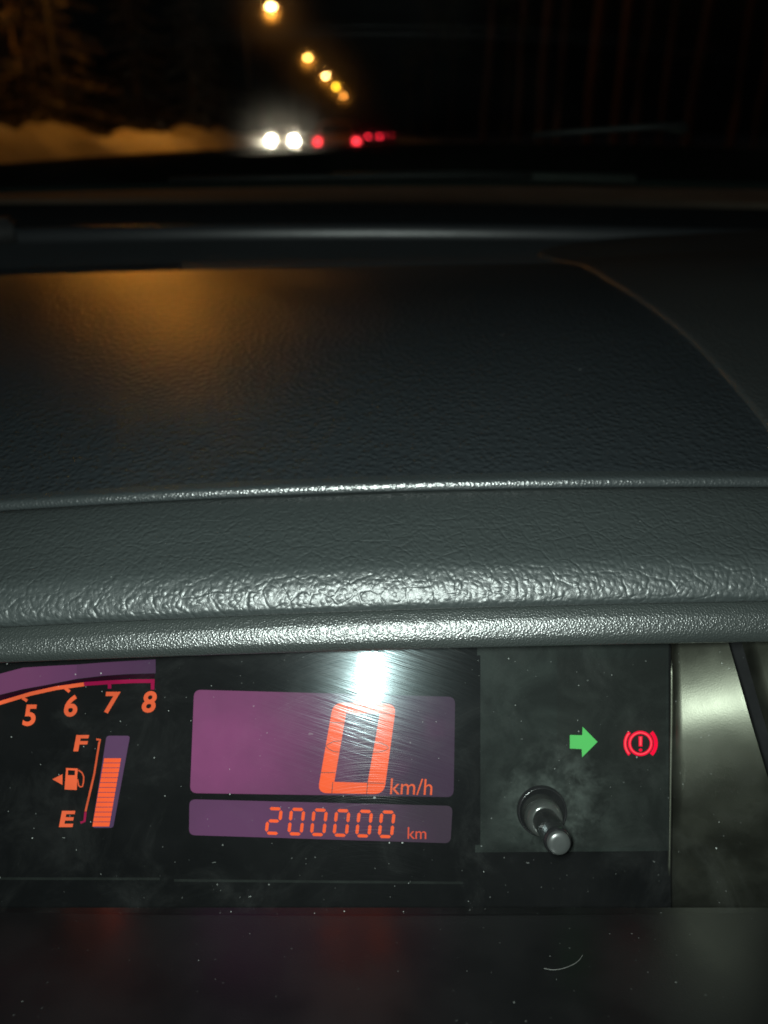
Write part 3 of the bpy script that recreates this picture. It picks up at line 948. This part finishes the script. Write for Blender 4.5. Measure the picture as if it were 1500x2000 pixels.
def text_px(name, s, x, y, hpx, mat, lift, parent, shear=0.0, bold=0.0, wscale=1.0, rot=0.0, align='LEFT'):
    cu = bpy.data.curves.new('tmp_text', 'FONT')
    cu.body = s; cu.size = 1.0; cu.shear = shear; cu.offset = bold; cu.align_x = align
    cu.resolution_u = 4
    ob = bpy.data.objects.new('tmp_text', cu); col.objects.link(ob)
    dg = bpy.context.evaluated_depsgraph_get()
    me = bpy.data.meshes.new_from_object(ob.evaluated_get(dg))
    bpy.data.objects.remove(ob); bpy.data.curves.remove(cu)
    # cap height of the built-in font is about 0.73 of its size
    k = hpx / 0.73
    cr, sr = math.cos(rot), math.sin(rot)
    for v in me.vertices:
        u, w_ = v.co.x * k * wscale, v.co.y * k
        X = x + u * cr - w_ * sr * -1 * 0 + w_ * sr
        Yp = y - w_ * cr + u * sr
        v.co = Vector(FACE.hit(X, Yp, lift))
    me.materials.clear(); me.materials.append(mat); me.name = name
    o = bpy.data.objects.new(name, me); col.objects.link(o); put(o, parent)
    return o
text_px('unit_text', 'km/h', 759, 1551, 33, M['orange_text'], 0.0016, CL, 0.05, 0.0, 0.95, 0.02)
text_px('unit_text', 'km', 794, 1638, 24, M['orange_small'], 0.0016, CL, 0.0, 0.0, 0.98, 0.02)

# tachometer
def band(name, top, bot, mat, lift):
    n = len(top)
    vs = [FACE.hit(x, y, lift) for x, y in top + bot] + [FACE.hit(x, y, lift - 0.0005) for x, y in top + bot]
    fs = [(i, i + 1, n + i + 1, n + i) for i in range(n - 1)]
    fs += [(2 * n + i, 2 * n + i + 1, i + 1, i) for i in range(n - 1)] + [(n + i, n + i + 1, 3 * n + i + 1, 3 * n + i) for i in range(n - 1)]
    fs += [(0, n, 3 * n, 2 * n), (n - 1, 2 * n - 1, 4 * n - 1, 3 * n - 1)]
    return mk(name, vs, fs, mat, CL)
xs_ = [-260, -200, -140, -80, -30, 0, 45, 90, 150]
tt = [1400, 1370, 1345, 1330, 1322, 1316, 1304, 1301, 1298]; bb = [1470, 1437, 1408, 1382, 1366, 1357, 1346, 1338, 1326]
o = band('tachometer_band', list(zip(xs_, tt)), list(zip(xs_, bb)), M['lcd_tach'], 0.0010)
tag(o, 'curved purple backlit band above the engine speed numbers')
M['lcd_tach2'] = lcd('purple_tachometer_end', (0.085, 0.028, 0.080), (0.052, 0.022, 0.062), 150, 1310, 0.04, 0.05)
xs_ = [150, 200, 250, 304]
band('tachometer_band', list(zip(xs_, [1298, 1294, 1291, 1288])), list(zip(xs_, [1326, 1320, 1316.5, 1315])), M['lcd_tach2'], 0.0010)
M['maroon'] = emis('maroon_underband', (0.022, 0.003, 0.012), 0.8)  # dim maroon band drawn below the purple tachometer band
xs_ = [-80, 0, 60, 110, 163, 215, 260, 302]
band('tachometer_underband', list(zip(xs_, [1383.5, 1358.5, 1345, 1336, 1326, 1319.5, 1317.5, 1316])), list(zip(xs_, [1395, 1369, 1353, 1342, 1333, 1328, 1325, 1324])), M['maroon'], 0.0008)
line_px('tachometer_scale', [(-200, 1460), (-120, 1420), (-60, 1395), (0, 1373), (60, 1355), (110, 1344), (164, 1336.5)], 7.5, M['orange_text'], 0.0012, CL)
line_px('tachometer_redline', [(164, 1336), (215, 1332.5), (260, 1330.5), (302, 1330)], 7.5, M['magenta'], 0.0012, CL)
for a_, b_, m_, w_ in (((44, 1363), (53, 1369), 'orange_text', 6), ((127, 1344), (136, 1351), 'orange_text', 6), ((214, 1334), (214, 1345), 'magenta', 7), ((298, 1331), (298, 1347), 'magenta', 7)):
    line_px('tachometer_tick', [a_, b_], w_, M[m_], 0.0014, CL)
for s_, x_, y_ in (('4', -38, 1432), ('5', 42, 1416), ('6', 122, 1398), ('7', 200, 1391), ('8', 275, 1390)):
    text_px('tachometer_number', s_, x_, y_, 41, M['orange_text'], 0.0014, CL, 0.16, 0.028, 0.98)

# fuel gauge
for s_, x_, y_, h_ in (('F', 141, 1466, 31), ('E', 113, 1614, 31)):
    text_px('fuel_letter', s_, x_, y_, h_, M['orange_text'], 0.0014, CL, 0.14, 0.034, 1.35)
line_px('fuel_scale', [(188, 1444), (196, 1445), (194, 1450), (184, 1512), (167, 1585)], 4.0, M['orange_dim'], 0.0014, CL)
line_px('fuel_scale_reserve', [(167, 1586), (165, 1604), (157, 1607)], 4.6, M['magenta'], 0.0014, CL)
poly_px('fuel_display', rrect(208, 1437, 254, 1437, 221, 1617, 180, 1617, 6), M['lcd_fuel'], 0.0010, CL)
nseg = 14
for k in range(nseg):
    y0 = 1481 + k * 9.6; y1 = y0 + 8.4
    def lx(y): return 203.5 + (y - 1481) * (180 - 203.5) / (1616 - 1481)
    poly_px('fuel_segment', [(lx(y0), y0), (lx(y0) + 33, y0), (lx(y1) + 33, y1), (lx(y1), y1)], M['orange'], 0.0015, CL, 0.0004)
poly_px('fuel_arrow', [(102, 1522), (122, 1512), (122, 1533)], M['orange_text'], 0.0014, CL, 0.0003)
# pump: body with window, hose
def pump():
    r_ = empty('fuel_pump_icon', tuple(FACE.hit(146, 1540)))
    put(r_, CL)
    return r_
bmv, bmf = [], []
def addp(pix):
    q = len(bmv); n = len(pix)
    for p in pix: bmv.append(FACE.hit(*p, 0.0014))
    bmf.append(tuple(range(q, q + n))[::-1])
addp([(129, 1500), (152, 1501), (151.5, 1505), (128.7, 1504)])
addp([(129, 1504), (133, 1504), (132.5, 1514), (128, 1514)])
addp([(146.5, 1504), (152, 1504), (151, 1514), (146, 1514)])
addp([(128, 1514), (151, 1514), (150, 1543), (126, 1542)])
mk('fuel_pump_icon', bmv, bmf, M['orange_text'], CL)
line_px('fuel_pump_hose', [(153, 1504), (160, 1509), (163.5, 1517), (163, 1528), (161, 1536), (157, 1537), (153.5, 1534), (151.5, 1522)], 2.8, M['orange_dim'], 0.0014, CL)

# warning lamps
o = poly_px('turn_signal_arrow', [(1113, 1435.5), (1137, 1436), (1138, 1419.5), (1167, 1449), (1137, 1479), (1136, 1463), (1113, 1462)], M['green'], 0.0028, CL, 0.0004)
tag(o, 'glowing green arrow pointing right')
cx_, cy_ = 1251, 1452
th_ = np.linspace(0, 2 * math.pi, 33)
o = line_px('brake_warning_ring', [(cx_ + 21.5 * math.cos(t), cy_ + 21.5 * math.sin(t)) for t in th_], 6.5, M['red'], 0.0028, CL)
tag(o, 'glowing red circle of the brake warning')
line_px('brake_warning_core', [(cx_ + 21.0 * math.cos(t), cy_ + 21.0 * math.sin(t)) for t in th_], 2.0, M['red_hot'], 0.0031, CL)
for s_ in (-1, 1):
    aa = np.linspace(-0.78, 0.78, 13)
    line_px('brake_warning_arc', [(cx_ + s_ * (31 * math.cos(t) - 1), cy_ + 31 * math.sin(t)) for t in aa], 6.5 if s_ < 0 else 7.5, M['red'], 0.0028, CL)
aa = np.linspace(-0.7, 0.7, 13)
line_px('brake_warning_core', [(cx_ - (31 * math.cos(t) - 1), cy_ + 31 * math.sin(t)) for t in aa], 2.6, M['red_hot'], 0.0031, CL)
poly_px('brake_warning_mark', [(cx_ - 4, cy_ - 14), (cx_ + 4, cy_ - 14), (cx_ + 3.5, cy_ + 6), (cx_ - 3.5, cy_ + 6)], M['red'], 0.0028, CL, 0.0004)
poly_px('brake_warning_core', [(cx_ - 1.5, cy_ - 13), (cx_ + 2, cy_ - 13), (cx_ + 1.5, cy_ + 4), (cx_ - 1.5, cy_ + 4)], M['red_hot'], 0.0031, CL, 0.0003)
poly_px('brake_warning_dot', [(cx_ + 3.6 * math.cos(t), cy_ + 13 + 3.2 * math.sin(t)) for t in np.linspace(0, 2 * math.pi, 13)[:-1]], M['red'], 0.0028, CL, 0.0004)

for k_ in ('lcd', 'lcd_low', 'lcd_tach', 'lcd_tach2', 'lcd_fuel', 'orange', 'orange_text', 'orange_dim', 'orange_small', 'magenta', 'maroon', 'green', 'red', 'red_hot'):
    M[k_].cycles.emission_sampling = 'NONE'
# satin side trim
def metal_mat():
    a = N('satin_silver')
    nz = a.noise(a.coord((1, 1, 1)), 60, 4); f = a.noise(a.coord(), 2200, 2)
    c = a.mixc(nz.outputs[0], (0.12, 0.123, 0.098), (0.18, 0.184, 0.148))
    return a.done(a.pbr(c, a.ramp(nz.outputs[0], 0.3, 0.7, 0.42, 0.52), 1.0, 0.5, a.bump(f.outputs[0], 0.15, 0.0003)))
M['satin'] = metal_mat()
def trim(name, edgeL, edgeR, tL, tR, mat, bow, label):
    """edgeL/R: pixel x at py rows; depth bows so that its middle stands proud"""
    pys = np.linspace(1215, 1800, 42)
    pts = []
    for py in pys:
        xl, xr = np.interp(py, *edgeL), np.interp(py, *edgeR)
        s = (py - 1380) / 400.0
        row = []
        for u in np.linspace(0, 1, 14):
            px = xl + (xr - xl) * u
            t = tL + (tR - tL) * u + bow(s)
            if u == 0: t += 0.004
            row.append(PT(px, py, t))
        pts.append(row)
    o = grid(name, pts, mat, CL)
    tag(o, label)
    return o
def bow1(s): return -0.017 * s + 0.06 * s * s if s < 0.35 else 0.025 * (s - 0.35) + 0.0014
trim('side_trim', ([1215, 1300, 1600, 1830], [1310, 1311, 1308, 1300]), ([1215, 1260, 1400, 1500, 1830], [1412, 1424, 1464, 1494, 1590]), 0.307, 0.2955, M['satin'], bow1, 'satin silver side trim right of the warning lamps')
trim('side_trim', ([1215, 1260, 1400, 1500, 1830], [1440, 1450, 1490, 1520, 1616]), ([1215, 1830], [1640, 1700]), 0.297, 0.270, M['satin'], bow1, 'second satin silver trim piece behind a dark slanted gap')
bm = bmesh.new()
tube(bm, [PT(np.interp(py, [1290, 1400, 1620, 1700], [1312, 1311.5, 1308.5, 1307]), py, 0.3065) for py in np.linspace(1290, 1720, 16)], [0.0001] + [0.0006] * 14 + [0.0001], 8)
bm_obj('trim_edge', bm, M['satin'], CL, True)
# dark gap behind the trims
vs = [PT(1300, 1200, 0.335), PT(1750, 1200, 0.335), PT(1750, 1840, 0.335), PT(1300, 1840, 0.335)]
mk('trim_backing', vs, [(0, 3, 2, 1)], M['black'], CL)

# trip knob: hole ring in the cover, chromed collar, dark stalk with a grey cap
def gloss(name, c, r, metal=0.0): return plain(name, c, r, metal, 0.6, 0.1, 200)
M['knob_dark'] = gloss('knob_dark', (0.012, 0.012, 0.013), 0.22)
M['knob_grey'] = gloss('knob_cap_grey', (0.034, 0.037, 0.036), 0.34)
M['collar'] = gloss('clear_collar', (0.10, 0.105, 0.10), 0.16, 0.6)
kb = FACE.hit(1056, 1580, 0.0)
bm = bmesh.new()
lathe(bm, [(0.0093, 0.0018), (0.0090, 0.0040), (0.0085, 0.0042), (0.0085, 0.0020)], kb, NF, 40)
bm_obj('knob_hole', bm, M['knob_dark'], CL, True)
bm = bmesh.new(); lathe(bm, [(0.0, 0.0022), (0.0087, 0.0022)], kb, NF, 40); bm_obj('knob_well', bm, M['face'], CL)
kc = FACE.hit(1054, 1584, 0.0) 
bm = bmesh.new(); lathe(bm, [(0.0070, 0.0), (0.0070, 0.007), (0.0067, 0.0095), (0.0060, 0.0110), (0.0046, 0.0116), (0.0044, 0.0116)], kc, NF, 40)
o = bm_obj('trip_knob', bm, M['collar'], CL, True); tag(o, 'shiny stalk of the trip reset knob')
bm = bmesh.new(); lathe(bm, [(0.0046, 0.008), (0.0045, 0.030), (0.0047, 0.0316), (0.0044, 0.0330), (0.0041, 0.0333)], kc, NF, 40)
bm_obj('knob_stem', bm, M['knob_dark'], CL, True)
bm = bmesh.new(); lathe(bm, [(0.0040, 0.0330), (0.0039, 0.0340), (0.0034, 0.0345), (0.002, 0.0347), (0.0, 0.03475)], kc, NF, 40)
bm_obj('knob_cap', bm, M['knob_grey'], CL, True)

# clear cover
def lens_mat():
    a = N('clear_cover')
    co = a.coord()
    tr = a.n('BsdfTransparent'); tr.inputs[0].default_value = (0.97, 0.98, 0.975, 1)
    # fine scratches, bent into arcs to draw the glints around the flash
    sp = a.n('SeparateXYZ'); a.l(co, sp.inputs[0])
    arc = a.math('MULTIPLY', a.math('POWER', a.math('ADD', sp.outputs[0], 0.004), 2.0), 7.0)
    zz = a.math('ADD', sp.outputs[2], arc)
    cb = a.n('CombineXYZ'); a.l(a.math('MULTIPLY', sp.outputs[0], 14.0), cb.inputs[0]); a.l(a.math('MULTIPLY', zz, 2600.0), cb.inputs[2])
    nz = a.noise(cb.outputs[0], 1.0, 2, 0.6)
    cb2 = a.n('CombineXYZ'); a.l(a.math('MULTIPLY', sp.outputs[0], 30.0), cb2.inputs[0]); a.l(a.math('MULTIPLY', a.math('ADD', sp.outputs[2], a.math('MULTIPLY', sp.outputs[0], 0.25)), 900.0), cb2.inputs[2])
    nz2 = a.noise(cb2.outputs[0], 1.0, 3, 0.6)
    scr = a.bump(nz.outputs[0], 0.16, 0.0006)
    g1 = a.n('BsdfGlossy', distribution='BECKMANN'); g1.inputs['Roughness'].default_value = 0.068
    g2 = a.n('BsdfGlossy'); g2.inputs['Roughness'].default_value = 0.19; a.l(scr, g2.inputs['Normal'])
    g3 = a.n('BsdfGlossy'); g3.inputs['Roughness'].default_value = 0.15; g3.inputs['Color'].default_value = (0.75, 0.95, 1, 1); a.l(a.bump(nz2.outputs[0], 0.12, 0.0006), g3.inputs['Normal'])  # g3: cool tinted lobe added as the halo around the mirrored flash
    s1 = a.mixs(0.0060, a.mixs(a.schlick(0.045, 1.2), tr.outputs[0], g1.outputs[0]), g3.outputs[0])
    brk = a.ramp(a.noise(co, 55, 3, 0.6, 1.0).outputs[0], 0.45, 0.68)
    wgt = a.math('ADD', 0.0018, a.math('ADD', a.math('MULTIPLY', a.math('MULTIPLY', a.ramp(nz.outputs[0], 0.62, 0.74), brk), 0.008), a.math('MULTIPLY', a.ramp(nz2.outputs[0], 0.64, 0.74), 0.0035)))
    s2 = a.mixs(wgt, s1, g2.outputs[0])
    df = a.n('BsdfDiffuse'); df.inputs[0].default_value = (0.42, 0.44, 0.42, 1)
    d1 = a.specks(400, 0.12, 0.6, (1, 2, 3), (1, 1, 1))
    d2 = a.specks(170, 0.08, 0.4, (4, 1, 7), (0.55, 1, 1.2))
    smear = a.noise(a.coord(), 38, 6, 0.7, 0.8)
    film = a.ramp(smear.outputs[0], 0.45, 0.85, 0.0015, 0.02)
    dust = a.math('MAXIMUM', a.math('MULTIPLY', a.math('MAXIMUM', d1, d2), 0.42), film)
    return a.done(a.mixs(dust, s2, df.outputs[0]))
M['lens'] = lens_mat()
lo_ = np.array([0, -0.596, -0.803])       # down the cover
c0 = np.array([0, LENS.p0[1], LENS.p0[2]])
LENS_END = float(np.dot(LENS.hit(750, 1785) - c0, lo_))
pts = []
for s in np.linspace(-0.016, LENS_END, 20):
    row = []
    for x in np.linspace(-0.31, 0.29, 41):
        bowx = 0.10 * (x - 0.0) ** 2
        p = c0 + lo_ * s + np.array([x, 0, 0]) - LENSN * bowx
        row.append(p)
    pts.append(row)
COVER = grid('clear_cover', pts, M['lens'], CL)
tag(COVER, 'scratched dusty clear cover mirroring a white flash')

# ------------------------------------------------------------------ WINDSCREEN, COWL, BONNET, WIPERS, ROOF
def wind_mat():
    a = N('windscreen_glass')
    tr = a.n('BsdfTransparent'); tr.inputs[0].default_value = (0.93, 0.96, 0.945, 1)
    g1 = a.n('BsdfGlossy'); g1.inputs['Roughness'].default_value = 0.03
    s1 = a.mixs(a.schlick(0.04, 0.8), tr.outputs[0], g1.outputs[0])
    # thin film of grime, its forward scatter added as bloom around the lights
    rf = a.n('BsdfRefraction'); rf.inputs['IOR'].default_value = 1.22; rf.inputs['Roughness'].default_value = 0.35
    ge = a.n('NewGeometry'); a.l(ge.outputs['Incoming'], rf.inputs['Normal'])
    rn = a.n('BsdfRefraction'); rn.inputs['IOR'].default_value = 1.22; rn.inputs['Roughness'].default_value = 0.16
    a.l(ge.outputs['Incoming'], rn.inputs['Normal'])
    s2 = a.mixs(0.05, a.mixs(0.013, s1, rf.outputs[0]), rn.outputs[0])
    df = a.n('BsdfDiffuse'); df.inputs[0].default_value = (0.3, 0.31, 0.3, 1)
    sm = a.noise(a.coord(), 5, 5, 0.65)
    return a.done(a.mixs(a.ramp(sm.outputs[0], 0.4, 0.8, 0.002, 0.012), s2, df.outputs[0]))
M['windscreen'] = wind_mat()
WB = np.array([0.958, -0.078]); WT = np.array([0.10, 0.45])
def wpt(x, s, off=0.0):
    b = WB + (WT - WB) * s
    d = (WT - WB) / np.linalg.norm(WT - WB); n = np.array([d[1], -d[0]])   # outward
    bend = 0.16 * x * x
    q = b + n * off - np.array([bend * 0.8, bend * 0.5])
    return np.array([x, q[0], q[1] + HC])
WS = grid('windscreen', [[wpt(x, s) for x in np.linspace(-0.68, 0.68, 30)] for s in np.linspace(0, 1, 16)], M['windscreen'], CAR)
m_ = WS.modifiers.new('thickness', 'SOLIDIFY'); m_.thickness = 0.004; m_.offset = 1
tag(WS, 'slightly grimy windscreen')
pts = [[wpt(x, s, off) for x in np.linspace(-0.70, 0.70, 30)] for s, off in ((-0.02, -0.014), (0.004, -0.012), (0.012, -0.004), (0.012, 0.0))]
grid('windscreen_seal', pts, M['rubber'], WS)

M['cowl'] = plain('cowl_grime', (0.34, 0.25, 0.20), 0.85, 0.0, 0.05, var=0.35, vs=22, bump=0.3)
M['bonnet'] = plain('dark_green_paint', (0.018, 0.027, 0.024), 0.8, 0.0, 0.0, 0.3, 6)
def zl2(Y, py, l, r): return zline(Y, py, l, r)
rows = [(0.975, zline(0.975, 399, 0, 10)), (1.00, zline(1.00, 388, 0, 8)), (1.06, zline(1.06, 377, 4, 6)), (1.13, zline(1.13, 364, 14, 6)), (1.17, lambda x: zc2(x) - 0.01), (1.18, lambda x: zc2(x) - 0.06)]
zc2 = zline(1.13, 364, 14, 6)
loft('cowl', rows, np.linspace(-0.80, 0.72, 60), M['cowl'], CAR, 4)
rows = [(1.165, lambda x: zh0(x) - 0.04), (1.17, zline(1.17, 357, 16, 4))]
zh0 = zline(1.17, 357, 16, 4)
for (Yp, py, l, r_) in ((1.20, 349, 18, 4), (1.35, 326, 24, 6), (1.50, 306, 30, 8), (1.66, 290, 36, 10), (1.80, 281, 40, 11)):
    rows.append((Yp, zline(Yp, py, l, r_)))
zh9 = zline(1.80, 281, 40, 11)
rows += [(1.95, lambda x: zh9(x) - 0.02), (2.15, lambda x: zh9(x) - 0.09), (2.28, lambda x: zh9(x) - 0.22), (2.32, lambda x: zh9(x) - 0.5)]
HOOD = loft('bonnet', rows, np.linspace(-0.86, 0.80, 60), M['bonnet'], CAR, 5)
tag(HOOD, 'dark curved bonnet of the waiting car')

def on_glass(px, py, off):
    """point where the pixel's ray meets the outside of the windscreen"""
    c = np.array([0, 0, HC]); d = ray(px, py)
    b3 = np.array([WB[0], WB[1]]); dd = (WT - WB) / np.linalg.norm(WT - WB); n = np.array([dd[1], -dd[0]])
    lo, hi = 0.3, 1.4
    for _ in range(50):
        mid = (lo + hi) / 2
        p = d * (mid / d[1])
        bend = 0.16 * p[0] ** 2
        q = np.array([p[1] + bend * 0.8, p[2] + bend * 0.5])
        if np.dot(q - b3, n) - off < 0: lo = mid
        else: hi = mid
    p = d * (lo / d[1])
    return p + c
def wiper(pts_blade, pts_arm, label):
    bm = bmesh.new(); tube(bm, [on_glass(x, y, 0.012) for x, y in pts_blade], 0.003, 8)
    b = bm_obj('wiper', bm, M['rubber'], CAR, True)
    tag(b, label)
    bm = bmesh.new(); tube(bm, [on_glass(x, y, 0.022 + 0.004 * i) for i, (x, y) in enumerate(pts_arm)], [0.003, 0.004, 0.006][:len(pts_arm)], 8)
    bm_obj('wiper_arm', bm, M['wiper_metal'], b, True)
M['wiper_metal'] = plain('wiper_paint', (0.05, 0.055, 0.05), 0.4, 0.2, 0.5)
wiper([(330, 352), (560, 347), (800, 343), (1040, 344)], [(650, 343), (900, 341), (1240, 350)], 'wiper blade lying along the foot of the windscreen')
wiper([(1040, 264), (1140, 256), (1240, 250), (1338, 244)], [(1240, 249), (1300, 247), (1336, 252)], 'wiper blade standing raised above the bonnet line')

M['headlining'] = plain('headlining', (0.10, 0.10, 0.10), 0.9)
pts = [[(x, y, HC + z - 0.06 * x * x) for x in np.linspace(-0.62, 0.62, 12)] for y, z in ((0.08, 0.455), (-0.2, 0.50), (-0.8, 0.53), (-1.6, 0.50))]
o = grid('roof', pts, M['headlining'], CAR, thick=0.03)
for s in (-1, 1):
    bm = bmesh.new()
    tube(bm, [wpt(s * 0.70, -0.05), wpt(s * 0.69, 0.3), wpt(s * 0.665, 0.7), wpt(s * 0.64, 1.0)], [0.05, 0.045, 0.042, 0.045], 10)
    bm_obj('windscreen_pillar', bm, M['black'], CAR, True)

# a hair lying on the shelf
hp = []
for px_, py_ in ((1062, 1893), (1080, 1896), (1100, 1893), (1120, 1885), (1132, 1876), (1138, 1866)):
    d_ = ray(px_, py_); nL = np.array([0, math.sin(LT), math.cos(LT)]); o_ = np.array([0, 0, HC])
    k_ = np.dot(e0 - o_, nL) / np.dot(d_, nL); hp.append(o_ + d_ * k_ + nL * 0.0003)
bm = bmesh.new(); tube(bm, catmull(hp, 4), 0.00010, 5)
M['hair'] = plain('pale_hair', (0.08, 0.08, 0.075), 0.6)
tag(bm_obj('hair', bm, M['hair'], None, True), 'thin pale curved hair lying on the black shelf below the instruments', 'hair')
